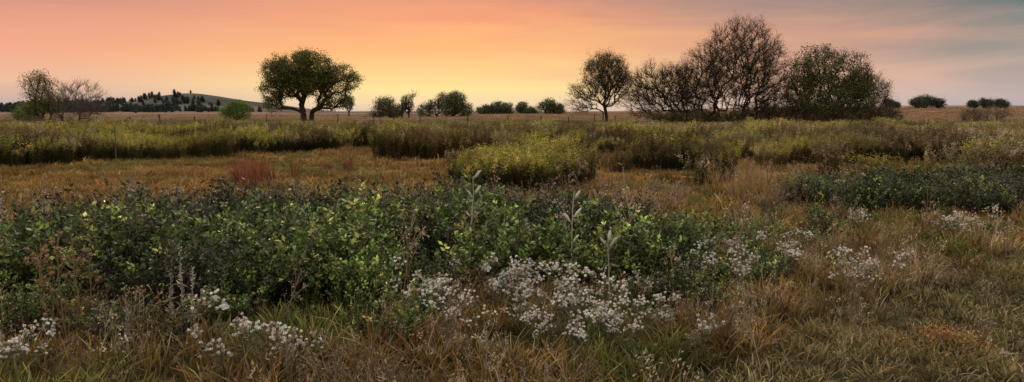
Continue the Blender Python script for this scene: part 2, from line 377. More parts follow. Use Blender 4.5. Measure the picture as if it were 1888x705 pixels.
Yt = [(.45, .36, .07), (.35, .31, .065), (.48, .36, .10)]
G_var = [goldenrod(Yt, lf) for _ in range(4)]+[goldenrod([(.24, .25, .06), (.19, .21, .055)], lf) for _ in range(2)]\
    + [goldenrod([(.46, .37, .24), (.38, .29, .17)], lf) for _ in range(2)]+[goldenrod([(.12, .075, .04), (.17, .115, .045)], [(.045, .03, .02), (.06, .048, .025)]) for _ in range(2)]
x, y = sample(40000, 16, 78, .75, .85, 3)
wx, wy = wob(x, y, 1.0, 1.8)
near = in_any(wx, wy, GOLD[:3]); solid = in_any(wx, wy, GOLD[3:6]); mass = inpoly(wx, wy, GOLD[6])
g = fbm(x/6., y/2.6, 91)
k = (near & (rng.random(len(x)) < .75)) | (solid & (g > .42)) | (mass & (g > .50-.12*sstep(16, 24, x)) & (rng.random(len(x)) < .85))
x, y, g, near, mass, solid = x[k], y[k], g[k], near[k], mass[k], solid[k]
f = fbm(x/3.2, y/2.0, 55)+rng.normal(0, .06, len(x)); uu = rng.random(len(x))
idx = np.where(f < .47, rng.integers(0, 4, len(x)), np.where(f < .53, rng.integers(4, 6, len(x)), np.where(f < .59, rng.integers(6, 8, len(x)), rng.integers(8, 10, len(x)))))
idx = np.where(mass & (uu < .22), rng.integers(6, 8, len(x)), idx)
inB = inpoly(x, y, GOLD[2]); idx = np.where(inB & (y < 26) & (uu < .85), rng.integers(8, 10, len(x)), idx)
idx = np.where(inpoly(x, y, GOLD[0]) & (uu < .9), rng.integers(0, 5, len(x)), idx)
s = rng.uniform(.7, 1.08, len(x))*(.60+.66*fbm(x/1.6, y/1.6, 14))
sz = s*np.where(mass, .5+1.0*fbm(x/4.0, y/2.6, 66), np.where(solid, .75+.7*fbm(x/5, y/4, 67), 1.03))*(1-.15*sstep(45, 70, y))
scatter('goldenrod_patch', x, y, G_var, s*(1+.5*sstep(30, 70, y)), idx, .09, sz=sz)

x = np.concatenate([rng.normal(-7.0, .35, 18), rng.normal(-6.0, .2, 3), rng.normal(9.6, .8, 8)]); y = np.concatenate([rng.normal(20.0, .6, 18), rng.normal(24, .3, 3), rng.normal(16.0, .5, 8)])
scatter('red_bluestem', x, y, T_red, rng.uniform(.5, 1.3, len(x)), rng.integers(0, 3, len(x)), .08)
x = np.concatenate([rng.normal(6.3, .7, 22), rng.normal(5.4, .4, 8), rng.normal(2.0, .5, 5), rng.normal(-13, 3, 12)]); y = np.concatenate([rng.normal(18.2, .9, 22), rng.normal(15.8, .7, 8), rng.normal(14.5, .8, 5), rng.normal(40, 3, 12)])
scatter('tall_seed_grass', x, y, T_tan, rng.uniform(.65, 1.2, len(x)), rng.integers(0, 3, len(x)), .08)

# ------------------------------------------------------------------ white seed-head flowers
def fluff(ns, h, heads=12, lc=(.10, .12, .06)):
    mb = MB(); th = rng.random(ns)*6.283; r = .04*np.sqrt(rng.random(ns))
    base = np.stack([r*np.cos(th), r*np.sin(th), np.zeros(ns)], 1)
    P = blades(mb, base, th, h*rng.uniform(.5, 1.15, ns), rng.uniform(.05, .6, ns), np.full(ns, .008), np.tile((.10, .08, .045), (ns, 1)), np.tile((.17, .16, .09), (ns, 1)), 1, 4)
    nl = 16; t = rng.uniform(.1, .85, (ns, nl)); si = (t*4).astype(int); fr = t*4-si; ii = np.arange(ns)[:, None]
    pos = (P[ii, si]*(1-fr[..., None])+P[ii, si+1]*fr[..., None]).reshape(-1, 3)
    d = rdir(len(pos)); d[:, 2] *= .4
    leaves(mb, pos, d, .06, .012, pick([lc, (.16, .13, .07)], len(pos)), 1)
    tip = P[:, -1]; hp = np.repeat(tip, heads, 0)
    off = rng.normal(0, 1, (ns*heads, 3))*np.array([.035, .035, .025]); hp2 = hp+off
    tubes(mb, hp-np.array([0, 0, .07]), hp2, np.full(len(hp), .0018), np.full(len(hp), .0015), np.array((.15, .14, .08)), 1, 3)
    q = 26; pos = np.repeat(hp2, q, 0); d = rdir(len(pos)); d[:, 2] = d[:, 2]*.8+.25
    c = np.repeat(pick([(.88, .84, .77), (.72, .65, .54), (.93, .91, .88), (.45, .35, .25)], len(hp2), .08, [.3, .26, .24, .2]), q, 0)*rng.uniform(.8, 1.05, (len(pos), 1))
    leaves(mb, pos, d, rng.uniform(.011, .018, len(pos)), .009, np.clip(c, 0, .93), 0)
    return mb.mesh('fluff', [M_white, M_dry])
F_var = [fluff(5, .54) for _ in range(4)]+[fluff(3, .42, 9) for _ in range(4)]
CL = [(.30, 6.7, .28, .42, 20), (.10, 7.3, .15, .2, 5), (.85, 6.35, .22, .22, 8), (-.90, 7.0, .07, .25, 6), (-.60, 6.5, .16, .1, 2), (1.25, 7.3, .25, .3, 4), (2.0, 7.8, .35, .3, 5),
      (2.8, 8.5, .35, .3, 5), (3.9, 8.0, .25, .15, 7), (3.3, 9.2, .25, .25, 5), (6.9, 11.4, .18, .15, 7), (7.4, 11.6, .1, .1, 3), (6.0, 12.4, .08, .1, 3), (-2.25, 5.5, .04, .12, 2), (-1.75, 5.45, .04, .06, 3), (-3.8, 5.4, .12, .15, 4), (-3.2, 5.5, .05, .1, 1), (.5, 5.8, .3, .15, 3), (-.2, 6.0, .3, .2, 1)]
x = np.concatenate([rng.normal(a, rx, n_) for a, b, rx, ry, n_ in CL]); y = np.concatenate([rng.normal(b, ry, n_) for a, b, rx, ry, n_ in CL])
scatter('white_aster_flowers', x, y, F_var, rng.uniform(.65, 1.12, len(x)), rng.integers(0, 8, len(x)), .15)

# ------------------------------------------------------------------ individual forbs
def blob(mb, c, r, col, m=0, stretch=(1, 1, 1), axis=None, seg=8, ring=6, spike=0):
    th = np.linspace(0, 2*math.pi, seg, endpoint=False); ph = np.linspace(0, math.pi, ring+1)
    V = np.array([[math.sin(p_)*math.cos(t_), math.sin(p_)*math.sin(t_), math.cos(p_)] for p_ in ph for t_ in th])
    V *= r*np.array(stretch)*(1+rng.normal(0, spike, (len(V), 1)))
    if axis is not None:
        q = Vector((0, 0, 1)).rotation_difference(Vector(axis)); R = np.array(q.to_matrix()); V = V@R.T
    F = [[a_*seg+b_, a_*seg+(b_+1) % seg, (a_+1)*seg+(b_+1) % seg, (a_+1)*seg+b_] for a_ in range(ring) for b_ in range(seg)]
    mb.add(V+np.array(c), F, col, m)
def stalk(mb, pts, r0, r1, col, m=0):
    pts = np.array(pts, float); n = len(pts)-1; rr = np.linspace(r0, r1, n+1)
    tubes(mb, pts[:-1], pts[1:], rr[:-1], rr[1:], np.array(col), m, 6)
def milkweed(x, y, h, pods):
    mb = MB(); z = np.linspace(0, h, 7); b = rng.normal(0, .008, (7, 2)); b[0] = 0; b = np.cumsum(b, 0)
    pts = np.column_stack([b, z]); stalk(mb, pts, .008, .005, (.38, .38, .28))
    for (t, az, sz_) in pods:
        i_ = min(int(t*6), 5); c0 = pts[i_]+(pts[i_+1]-pts[i_])*(t*6-i_)
        d = np.array([math.cos(az)*.6, math.sin(az)*.6, .8]); e = c0+d*.04
        stalk(mb, [c0, e], .003, .003, (.3, .3, .2))
        blob(mb, e+norm(d)*sz_*.9, sz_, (.50, .50, .39), 0, (.28, .24, 1), norm(d), 8, 8, .06)
    k = 8; pp = pts[rng.integers(1, 5, k)]; leaves(mb, pp, rdir(k)*np.array([1, 1, .3])-np.array([0, 0, .3]), .1, .03, pick([(.25, .2, .12)], k))
    obj('milkweed_plant', mb.mesh('milkweed_plant', [M_dry], True), loc=(x, y, float(ground_h(x, y))))
milkweed(-.48, 8.5, 1.22, [(.97, .2, .06), (.82, .4, .06), (.8, 2.9, .04), (.6, 3.3, .04)])
milkweed(.64, 7.8, 1.12, [(.93, .3, .05), (.74, .2, .065), (.7, 3.0, .06), (.5, .4, .05)])
milkweed(.95, 7.0, .78, [(.9, 1.2, .065), (.84, .1, .06), (.86, 2.8, .045)])
def thistle(x, y, h, nb=9, col=(.24, .16, .08)):
    mb = MB(); z = np.linspace(0, h, 6); b = np.cumsum(rng.normal(0, .01, (6, 2)), 0)
    pts = np.column_stack([b, z]); stalk(mb, pts, .007, .004, col)
    for j in range(nb):
        t = rng.uniform(.4, .95); i_ = min(int(t*5), 4); c0 = pts[i_]+(pts[i_+1]-pts[i_])*(t*5-i_); az = rng.random()*6.283
        e = c0+np.array([math.cos(az)*.09, math.sin(az)*.09, rng.uniform(.05, .16)])
        stalk(mb, [c0, (c0+e)/2-np.array([0, 0, .015]), e], .003, .002, col)
        blob(mb, e, rng.uniform(.012, .02), col, 0, (1, 1, 1.1), None, 7, 5, .15)
        k = 14; leaves(mb, np.tile(e, (k, 1)), rdir(k)+np.array([0, 0, .5]), .035, .008, pick([(.54, .42, .25), col], k))
    k = 26; pp = pts[rng.integers(0, 5, k)]+rng.normal(0, .01, (k, 3)); leaves(mb, pp, rdir(k)*np.array([1, 1, .5]), .08, .014, pick([col, (.15, .13, .06)], k))
    obj('dry_thistle', mb.mesh('dry_thistle', [M_dry], False), loc=(x, y, float(ground_h(x, y))))
for a, b, h in [(-4.1, 6.3, .85), (-3.9, 6.2, .95), (-3.75, 6.4, .8), (-4.25, 6.5, .8), (-4.0, 6.6, .9), (.85, 12.3, .95), (1.35, 12.0, .9)]: thistle(a, b, h)
def spire(x, y, h):
    mb = MB(); z = np.linspace(0, h, 6); b = np.cumsum(rng.normal(0, .012, (6, 2)), 0); pts = np.column_stack([b, z])
    stalk(mb, pts, .006, .003, (.3, .26, .2)); k = 110; t = rng.uniform(.35, 1, k)
    pp = np.stack([np.interp(t, np.linspace(0, 1, 6), pts[:, q]) for q in range(3)], 1)+rng.normal(0, .006, (k, 3))
    d = rdir(k); d[:, 2] = np.abs(d[:, 2])+.3
    leaves(mb, pp, d, .028, .011, pick([(.42, .37, .29), (.28, .24, .18), (.50, .45, .37)], k))
    k = 22; pp = pts[rng.integers(0, 4, k)]; leaves(mb, pp, rdir(k)*np.array([1, 1, .6]), .09, .02, pick([(.3, .28, .2), (.22, .18, .12)], k))
    obj('dry_mullein', mb.mesh('dry_mullein', [M_dry]), loc=(x, y, float(ground_h(x, y))))
for a, b, h in [(-2.85, 6.2, .86), (-2.7, 6.1, .7), (-3.0, 6.3, .6), (-3.1, 5.7, .45), (-4.0, 5.5, .4), (2.35, 15.4, .85)]: spire(a, b, h)
def weed(h, cs=(.22, .16, .11)):
    mb = MB(); pts = np.column_stack([np.cumsum(rng.normal(0, .012, (6, 2)), 0), np.linspace(0, h, 6)]); stalk(mb, pts, .006, .003, cs)
    for j in range(10):
        c0 = pts[rng.integers(2, 5)]; az = rng.random()*6.283; e = c0+np.array([math.cos(az)*.1, math.sin(az)*.1, .18]); stalk(mb, [c0, e], .003, .002, cs)
        k = 8; leaves(mb, e+rng.normal(0, .015, (k, 3)), rdir(k), .03, .012, pick([cs, tuple(min(.8, q*1.7) for q in cs)], k))
    return mb.mesh('weed', [M_dry])
W = [weed(.8) for _ in range(3)]+[weed(.8, (.36, .30, .20)) for _ in range(2)]
x = np.concatenate([rng.uniform(-3, 12, 46), rng.uniform(-8, 4, 60), rng.uniform(-5, 5, 90)]); y = np.concatenate([rng.uniform(12.5, 19, 46), rng.uniform(7.5, 12, 60), rng.uniform(4.8, 8.5, 90)])
scatter('dry_weeds', x, y, W, np.concatenate([rng.uniform(.6, 1.1, 46), rng.uniform(.9, 1.4, 60), rng.uniform(.35, .75, 90)]), rng.integers(0, 5, len(x)), .16)
def rust():
    mb = MB(); nst = 16; th = rng.random(nst)*6.283
    P = blades(mb, rng.normal(0, .04, (nst, 3))*np.array([1, 1, 0]), th, rng.uniform(.12, .26, nst), rng.uniform(.4, 1.0, nst), np.full(nst, .007), np.tile((.2, .10, .045), (nst, 1)), np.tile((.34, .17, .07), (nst, 1)), 0, 4, .1)
    pos = np.repeat(P[:, 1:].reshape(-1, 3), 4, 0); pos = pos+rng.normal(0, .018, pos.shape)
    leaves(mb, pos, rdir(len(pos)), .028, .013, pick([(.34, .17, .06), (.22, .11, .045), (.44, .27, .12)], len(pos), .3))
    return mb.mesh('rust', [M_dry])
R_ = [rust() for _ in range(3)]
x = np.concatenate([rng.normal(3.68, .12, 8), rng.normal(3.1, .10, 1)]); y = np.concatenate([rng.normal(6.0, .15, 8), rng.normal(6.0, .12, 1)])
scatter('rust_dock_plant', x, y, R_, rng.uniform(.7, 1.2, len(x)), rng.integers(0, 3, len(x)), .2)
def rock():
    mb = MB(); blob(mb, (0, 0, 0), 1, (.26, .21, .16), 0, (1, .75, .5), None, 8, 6, .09); return mb.mesh('rock', [M_rock], True)
RK = [rock() for _ in range(4)]
x = rng.uniform(3.5, 8, 2200); y = rng.uniform(3.8, 9, 2200); wx, wy = wob(x, y, .3); k = inpoly(wx, wy, GRAVEL); x, y = x[k], y[k]
sc = .006+.02*rng.random(len(x))**4
x = np.concatenate([x, [3.05, 3.15, 3.9, 4.1, 4.2]]); y = np.concatenate([y, [5.5, 5.62, 5.4, 5.9, 5.2]]); sc = np.concatenate([sc, [.03, .025, .04, .045, .05]])
scatter('gravel', x, y, RK, sc, rng.integers(0, 4, len(x)), .4, zoff=.0)

# ------------------------------------------------------------------ trees
def tree(name, loc, bases, ells, n, seed, leafpal=None, lper=14, lsize=.22, lspread=.45, tip=.02, seg=.8, bal=.35, bark=(.045, .034, .027), power=2.3,
         holes=.0, fork=.25, outer=2.0, leaf_frac=1.0, link=True, mleaf=None, twigs=0, tlen=.9, trad=.012):
    r = np.random.default_rng(seed); E = np.array(ells, float)
    w = E[:, 3]*E[:, 4]*E[:, 5]*E[:, 6]; w = w/w.sum()
    e = r.choice(len(E), n*3, p=w); d = rdir(n*3, r); rad = r.random(n*3)**(1/(outer+1))
    pts = E[e, :3]+d*rad[:, None]*E[e, 3:6]
    pts += r.normal(0, .10, pts.shape)*E[e, 3:6]*.5
    keep = (pts[:, 2] > .3)
    if holes > 0:
        s_ = E[:, 3].max()*.45
        keep &= fbm(pts[:, 0]/s_+pts[:, 1]/s_*.4, pts[:, 2]/s_+pts[:, 1]/s_*.5, seed) > holes
    pts = pts[keep][:n]
    cen = (E[:, :3]*w[:, None]).sum(0)
    nodes = []; par = []; pl = []
    for b in bases:
        b = np.array(b, float); tgt = np.array([b[0]*1.5+cen[0]*.15, b[1]*1.5, cen[2]*fork*1.6])
        k = max(3, int(np.linalg.norm(tgt-b)/seg)+1); prev = -1
        for t in np.linspace(0, 1, k):
            q = b+(tgt-b)*t+(r.normal(0, .05, 3)*(t > 0)); nodes.append(q); par.append(prev); pl.append(0 if prev < 0 else pl[prev]+np.linalg.norm(q-nodes[prev])); prev = len(nodes)-1
    A = np.zeros((n*8+200, 3)); PL = np.zeros(len(A)); c = len(nodes); A[:c] = nodes; PL[:c] = pl; PA = list(par)
    rootmask = np.zeros(len(A))
    for i_, q in enumerate(PA):
        if A[i_, 2] < cen[2]*fork*.9: rootmask[i_] = 1e3
    tipn = []
    order = np.argsort(np.linalg.norm(pts-np.array([0, 0, cen[2]*fork]), axis=1)+r.normal(0, .6, len(pts)))
    for j in order:
        p_ = pts[j]; dd = A[:c]-p_; di = np.sqrt((dd**2).sum(1)); below = np.maximum(A[:c, 2]-p_[2], 0)
        k = int(np.argmin(di+bal*PL[:c]+below*.5+rootmask[:c])); L_ = di[k]
        m_ = max(1, int(round(L_/seg))); prev = k; a0 = A[k].copy()
        for q in range(1, m_+1):
            if c >= len(A)-1: break
            t = q/m_; pt = a0+(p_-a0)*t; pt[2] += .08*L_*math.sin(math.pi*t); pt += r.normal(0, .035*min(seg, L_), 3)*(q < m_)
            A[c] = pt; PL[c] = PL[prev]+np.linalg.norm(pt-A[prev]); PA.append(prev); prev = c; c += 1
        tipn.append(prev)
    rad = np.zeros(c)
    for i_ in range(c-1, -1, -1):
        if rad[i_] == 0: rad[i_] = tip**power
        if PA[i_] >= 0: rad[PA[i_]] += rad[i_]
    R = rad**(1/power)
    PA = np.array(PA); ii = np.where(PA >= 0)[0]
    mb = MB(); r0 = R[PA[ii]]; r1 = R[ii]; r0 = np.minimum(r0, r1*1.35+.01)
    base_flare = np.where(A[PA[ii], 2] < .4, 1.25, 1.0)
    bc = np.tile(bark, (len(ii), 1))*r.uniform(.8, 1.2, (len(ii), 1))
    tubes(mb, A[PA[ii]], A[ii], r0*base_flare, r1*.98, bc, 0, 5)
    T = np.array(tipn); tend = A[T]
    if twigs:
        cand = np.concatenate([T, PA[T], T]); cand = cand[PA[cand] >= 0]
        s0 = np.repeat(cand, twigs); bd = norm(A[s0]-A[PA[s0]]); out_ = norm(A[s0]-np.array([cen[0], cen[1], cen[2]*.4]))
        d1 = norm(bd*.6+out_*.9+rdir(len(s0), r)*.75+np.array([0, 0, .15])); l1 = tlen*r.uniform(.4, 1.2, len(s0))
        a0 = A[s0]+(A[PA[s0]]-A[s0])*r.random((len(s0), 1))*.6; m1 = a0+d1*l1[:, None]*.5; d2 = norm(d1+rdir(len(s0), r)*.25); e1 = m1+d2*l1[:, None]*.5
        tc_ = np.array(bark)*1.1
        tubes(mb, a0, m1, np.full(len(s0), trad), np.full(len(s0), trad*.8), tc_, 0, 3)
        tubes(mb, m1, e1, np.full(len(s0), trad*.8), np.full(len(s0), trad*.4), tc_, 0, 3)
        d3 = norm(d1+rdir(len(s0), r)*.7); e3 = m1+d3*l1[:, None]*.45
        tubes(mb, m1, e3, np.full(len(s0), trad*.7), np.full(len(s0), trad*.35), tc_, 0, 3)
        tend = e1[r.random(len(e1)) < min(1, 1.5*len(T)/len(e1))]
    if leafpal is not None:
        C = tend[r.random(len(tend)) < leaf_frac]
        lp = np.repeat(C, lper, 0)+r.normal(0, 1, (len(C)*lper, 3))*lspread*np.array([1, 1, .7])
        cl_ = pick(leafpal, len(C), .28, r=r)
        cc_ = np.repeat(cl_, lper, 0)*r.uniform(.7, 1.3, (len(lp), 1))
        leaves(mb, lp, rdir(len(lp), r), r.uniform(.6, 1.3, len(lp))*lsize, lsize*.65, cc_, 1, r)
    me = mb.mesh(name, [M_bark, mleaf or M_leaf])
    if not link: return me
    x, y = loc; return obj(name, me, loc=(x, y, float(ground_h(x, y))-.1))

G1 = [(.10, .115, .03), (.15, .145, .036), (.22, .19, .048), (.06, .07, .024)]
G2 = [(.10, .15, .03), (.13, .17, .04)]
OL = [(.14, .105, .04), (.17, .13, .05), (.11, .10, .04)]
BW = [(.13, .095, .05), (.15, .115, .06), (.10, .085, .04)]
BK = (.042, .031, .024)
def E(cx, cz, rx, rz, w=1, ry=None, cy=0): return (cx, cy, cz, rx, ry or (rx+rz)*.5, rz, w)
tree('cottonwood_tree', (-30.2, 108), [(-.45, 0, 0), (.55, .3, 0)], [E(.2, 7.6, 4.9, 3.1, 1.0), E(-3.8, 7.7, 2.6, 2.3), E(-4.9, 4.9, 1.8, 2.0, 1.2), E(-4.9, 2.9, 1.6, 1.1, 1), E(5.0, 6.6, 3.0, 2.1, 1.1), E(4.2, 4.0, 2.6, 1.6, 1.1), E(3.2, 2.5, 1.5, .9, .9), E(-1.5, 5.4, 3.4, 1.8, .7), E(1.5, 9.6, 2.4, 1.2, .8)], 2000, 5, G1, 24, .20, .34, .028, .7, .2, holes=.29, fork=.25)
tree('boxelder_tree', (15.4, 120), [(0, 0, 0), (-.3, .3, 0)], [E(-.2, 8.3, 3.7, 3.3), E(2.8, 6.6, 1.9, 2.2), E(-3.6, 5.4, 2.7, 1.5, .9), E(-4.0, 3.4, 2.4, 1.3, .9), E(.5, 4.6, 2.5, 2, .6)], 1100, 11, OL, 9, .17, .3, .019, .7, .25, holes=.22, leaf_frac=.9, twigs=2, tlen=.9, trad=.011, bark=BK, fork=.18)
tree('bare_willow_tree', (28.6, 100), [(-1.6, 0, 0), (-.5, .5, 0), (.6, 0, 0), (1.8, .4, 0), (2.8, -.3, 0)], [E(2.2, 9.0, 5.2, 5.6, 1), E(-2.4, 7.2, 3.8, 3.9, 1), E(5.8, 6.8, 3.2, 4.6, 1), E(-3.0, 3.8, 4.0, 2.6, .8), E(5, 3.5, 4.0, 2.8, .8), E(1.5, 5, 4.5, 3, .4)], 2700, 21, BW, 6, .13, .28, .017, .8, .12, BK, outer=1.6, leaf_frac=.85, twigs=2, tlen=1.0, trad=.010, holes=.18, fork=.10)
tree('bare_willow_tree', (24.8, 101), [(-1, 0, 0), (0, .5, 0), (1, 0, 0)], [E(-5.0, 5.6, 4.2, 3.0), E(-6.8, 3.2, 3.6, 2.1, 1.1), E(-1.5, 5.0, 3.8, 3.6), E(-3.5, 2.5, 3.5, 1.8, .7)], 1400, 22, BW, 4, .13, .28, .016, .8, .12, BK, outer=1.6, leaf_frac=.6, fork=.08, twigs=2, tlen=1.0, trad=.010, holes=.18)
tree('green_elm_tree', (43, 101), [(-2, 0, 0), (-.6, .5, 0), (.8, 0, 0), (2.4, .3, 0)], [E(-1.4, 8.2, 3.7, 2.9), E(3.0, 7.0, 2.9, 3.4), E(-.5, 4.2, 5.2, 3.4, 1.1), E(-3.6, 6.4, 2.4, 3.0), E(5.0, 4.8, 2.0, 3.0), E(0, 2.0, 5.5, 1.6, .8)], 2400, 36, [(.12, .13, .037), (.17, .155, .045), (.065, .072, .026)], 16, .19, .32, .02, .7, .3, holes=.31, fork=.12)
tree('bare_boxelder_tree', (49.5, 102), [(-.5, 0, 0), (.6, 0, 0)], [E(.6, 3.8, 2.3, 3.0), E(-1.5, 5.5, 1.6, 2.6), E(0, 1.8, 2.6, 1.5)], 650, 34, BW, 7, .14, .3, .015, .6, .2, BK, leaf_frac=.8, fork=.12, twigs=2, trad=.010)
for (bx, by, w_, h_, s_) in [(20.5, 99, 2.6, 1.8, 1), (24.5, 98.5, 3, 2.0, 2), (29, 98.5, 2.6, 2.2, 9), (33.5, 99, 3, 3.4, 3), (36.5, 99.5, 2.8, 5.6, 4), (38.4, 98.5, 2.4, 4.2, 5), (47, 99, 3, 3.0, 6), (50.5, 99.5, 2.4, 2.6, 7), (43, 98.5, 3, 2.2, 8)]:
    tree('plum_thicket', (bx, by), [(-.6, 0, 0), (.4, .2, 0), (0, -.3, 0)], [E(0, h_*.45, w_, h_*.45), E(w_*.35, h_*.7, w_*.4, h_*.3), E(-w_*.5, h_*.35, w_*.6, h_*.3)], 260, 50+s_, [(.13, .095, .05), (.12, .11, .045)], 7, .16, .3, .012, .5, .2, (.06, .045, .032), fork=.1, leaf_frac=.8, twigs=2, tlen=.6, trad=.009, holes=.25)
tree('boxelder_tree', (-42.8, 67), [(0, 0, 0), (.3, .2, 0)], [E(-.3, 4.5, 1.3, 1.1), E(.5, 3.0, 1.2, 1.2), E(-.8, 2.8, .9, 1.0)], 380, 41, [(.20, .20, .05), (.16, .16, .045)], 12, .12, .22, .012, .45, .25, (.07, .055, .04), holes=.30, leaf_frac=.75, twigs=1, tlen=.5, trad=.008)
tree('bare_tree', (-40.6, 67), [(-.3, 0, 0), (.4, 0, 0), (-1, .2, 0)], [E(1.4, 3.3, 2.4, 1.6), E(-.5, 2.9, 1.7, 1.9), E(2.2, 2.2, 1.7, 1.2)], 420, 42, None, tip=.009, seg=.45, bal=.12, bark=(.12, .095, .075), fork=.12, outer=1.7, twigs=2, tlen=.7, trad=.007)
tree('bare_shrub', (-42.2, 64), [(-.3, 0, 0), (.3, 0, 0)], [E(0, .9, 2.4, .8)], 200, 43, [(.2, .16, .1)], 4, .1, .2, .008, .3, .2, (.17, .14, .10), fork=.1, twigs=1, tlen=.4, trad=.007)
tree('small_round_tree', (-43.5, 116), [(0, 0, 0)], [E(0, 2.1, 2.3, 1.6), E(.3, 3, 1.5, .8), E(-1.2, 2.2, 1.3, 1.2)], 330, 44, G2, 20, .18, .26, .013, .5, holes=.32)
tree('plum_bush', (-34.5, 200), [(-1, 0, 0), (1, 0, 0)], [E(-.6, 3.2, 2.8, 2.8), E(-2.4, 1.8, 2.3, 1.8), E(2.6, 2.2, 2, 2), E(1.2, 4.4, 1.4, 1.4)], 600, 45, [(.13, .13, .06), (.16, .14, .065)], 12, .3, .5, .03, .9, fork=.1, holes=.34)
tree('leaning_tree', (-28.8, 200), [(-1, 0, 0), (.5, 0, 0)], [E(.3, 4, 1.7, 2.5), E(1.8, 6.8, 1.0, 1.0), E(-1.4, 2.6, 1.3, 1.5)], 260, 46, [(.08, .08, .04)], 9, .3, .4, .04, .9, holes=.35)
tree('hackberry_tree', (-22.5, 245), [(-4, 0, 0), (-2, 0, 0), (2, 0, 0), (4, 0, 0)], [E(-6.5, 2.2, 3.0, 2.0), E(-4, 3.6, 2.2, 2.4), E(-.5, 5.2, 2.4, 2.8), E(3.8, 5.4, 3.4, 3.2), E(7, 2.6, 2.6, 2.2), E(1.5, 2.4, 4, 1.8)], 1100, 47, [(.11, .125, .055), (.15, .14, .06), (.08, .09, .045)], 14, .36, .55, .04, 1.0, holes=.32, fork=.12)
tree('slender_tree', (-55.5, 250), [(0, 0, 0)], [E(0, 4.4, 1.8, 1.9), E(.6, 6, 1, 1)], 150, 48, [(.10, .12, .06)], 10, .34, .35, .04, .9, holes=.35)
for (px_, D_, w_, h_, s_) in [(-12.5, 350, 4.0, 4.8, 1), (-7.5, 350, 3.2, 6.2, 2), (-3.2, 352, 3.8, 5.6, 3), (4.6, 355, 2.6, 5.8, 4), (9.2, 350, 2.6, 3.6, 5), (16.4, 340, 4.6, 7.6, 6), (20.6, 342, 3.6, 5.4, 7)]:
    tree('windbreak_tree', (px_, D_), [(-.5, 0, 0), (.5, 0, 0)], [E(0, h_*.58, w_*.8, h_*.40), E(-w_*.5, h_*.38, w_*.7, h_*.34), E(w_*(.3+.1*s_ % .5), h_*.7, w_*.45, h_*.3), E(w_*.5, h_*.28, w_*.8, h_*.26)], 380, 60+s_, [(.10, .13, .065), (.13, .15, .07), (.075, .09, .05)], 11, .42, .5, .05, 1.2, holes=.36, fork=.12)
for (px_, D_, w_, h_, s_) in [(197, 385, 2.0, 5.4, 1), (202, 388, 2, 3.4, 6), (212, 385, 4, 6.0, 2), (218, 388, 4.6, 7.0, 3), (223, 385, 3.4, 5.4, 4), (243, 388, 2.6, 4, 5), (251, 390, 4, 5.2, 7), (259, 390, 4, 4.6, 8)]:
    tree('ridge_tree', (px_, D_), [(-.5, 0, 0), (.5, 0, 0)], [E(0, h_*.55, w_, h_*.45), E(w_*.5, h_*.4, w_*.6, h_*.35), E(-w_*.5, h_*.75, w_*.4, h_*.3)], 320, 70+s_, [(.065, .08, .046), (.075, .09, .05)], 11, .45, .55, .06, 1.2, holes=.36)
for (px_, D_, w_, h_, s_) in [(78, 125, 1.8, 2.4, 1), (85, 130, 2.8, 3.0, 2), (66, 128, 1.4, 1.4, 3)]:
    tree('prairie_brush', (px_, D_), [(-.5, 0, 0), (.5, 0, 0)], [E(0, h_*.5, w_, h_*.5)], 160, 80+s_, [(.16, .10, .07), (.12, .1, .05)], 4, .18, .3, .014, .5, fork=.1, bark=(.15, .11, .085), twigs=2, tlen=.6, trad=.009)
tree('green_bush', (-84, 128), [(-.5, 0, 0), (.5, 0, 0)], [E(0, 1.7, 2.6, 1.5)], 260, 90, G2, 16, .24, .35, .02, .5)

CON = []
for s_ in range(4):
    CON.append(tree('pine', (0, 0), [(0, 0, 0)], [E(0, 1.6, 1.7, 1.3), E(.2, 3.2, 1.2, 1.3), E(0, 4.8, .6, 1.2)], 110, 100+s_, [(.055, .070, .060), (.068, .080, .066)], 12, .6, .45, .1, 1.5, link=False, mleaf=M_dark, holes=.25))
pts = []
def clump(cx, cy, sx_, sy_, k): pts.append(np.column_stack([rng.normal(cx, sx_, k), rng.normal(cy, sy_, k)]))
clump(-352, 700, 9, 10, 70); clump(-335, 705, 8, 10, 25); clump(-318, 720, 14, 8, 34); clump(-345, 775, 18, 14, 30); clump(-296, 720, 12, 10, 18)
clump(-385, 695, 14, 14, 60); clump(-420, 700, 22, 14, 110); clump(-470, 720, 30, 20, 200); clump(-520, 760, 40, 20, 120)
clump(-262, 730, 12, 10, 12); clump(-470, 800, 50, 20, 160); clump(-620, 900, 60, 30, 120); clump(-385, 800, 22, 12, 14)
Pq = np.concatenate(pts)
scatter('distant_tree_line', Pq[:, 0], Pq[:, 1], CON, rng.uniform(.45, 1.15, len(Pq)), rng.integers(0, 4, len(Pq)), .03)

# ------------------------------------------------------------------ fence
mb = MB()
line = [(-80, 100), (-45, 104), (-20, 106), (-12, 98), (0, 100), (12, 108), (19, 115)]
pos = []
for (a0, b0), (a1, b1) in zip(line[:-1], line[1:]):
    L_ = math.hypot(a1-a0, b1-b0); k = max(1, int(L_/4.2))
    for j in range(k): pos.append((a0+(a1-a0)*j/k+rng.normal(0, .2), b0+(b1-b0)*j/k))
pos = np.array(pos); z = ground_h(pos[:, 0], pos[:, 1]); hh = rng.uniform(1.25, 1.7, len(pos))
b0 = np.column_stack([pos, z-.1]); t0 = np.column_stack([pos+rng.normal(0, .05, pos.shape), z+hh])
rr = rng.uniform(.055, .1, len(pos)); tubes(mb, b0, t0, rr, rr*.9, np.array((.06, .05, .04)), 0, 7)
for hz_ in (.5, .85, 1.15):
    w_ = np.column_stack([pos, z+hz_]); tubes(mb, w_[:-1], w_[1:], np.full(len(w_)-1, .009), np.full(len(w_)-1, .009), np.array((.12, .1, .1)), 0, 3)
obj('wire_fence', mb.mesh('wire_fence', [M_post]))
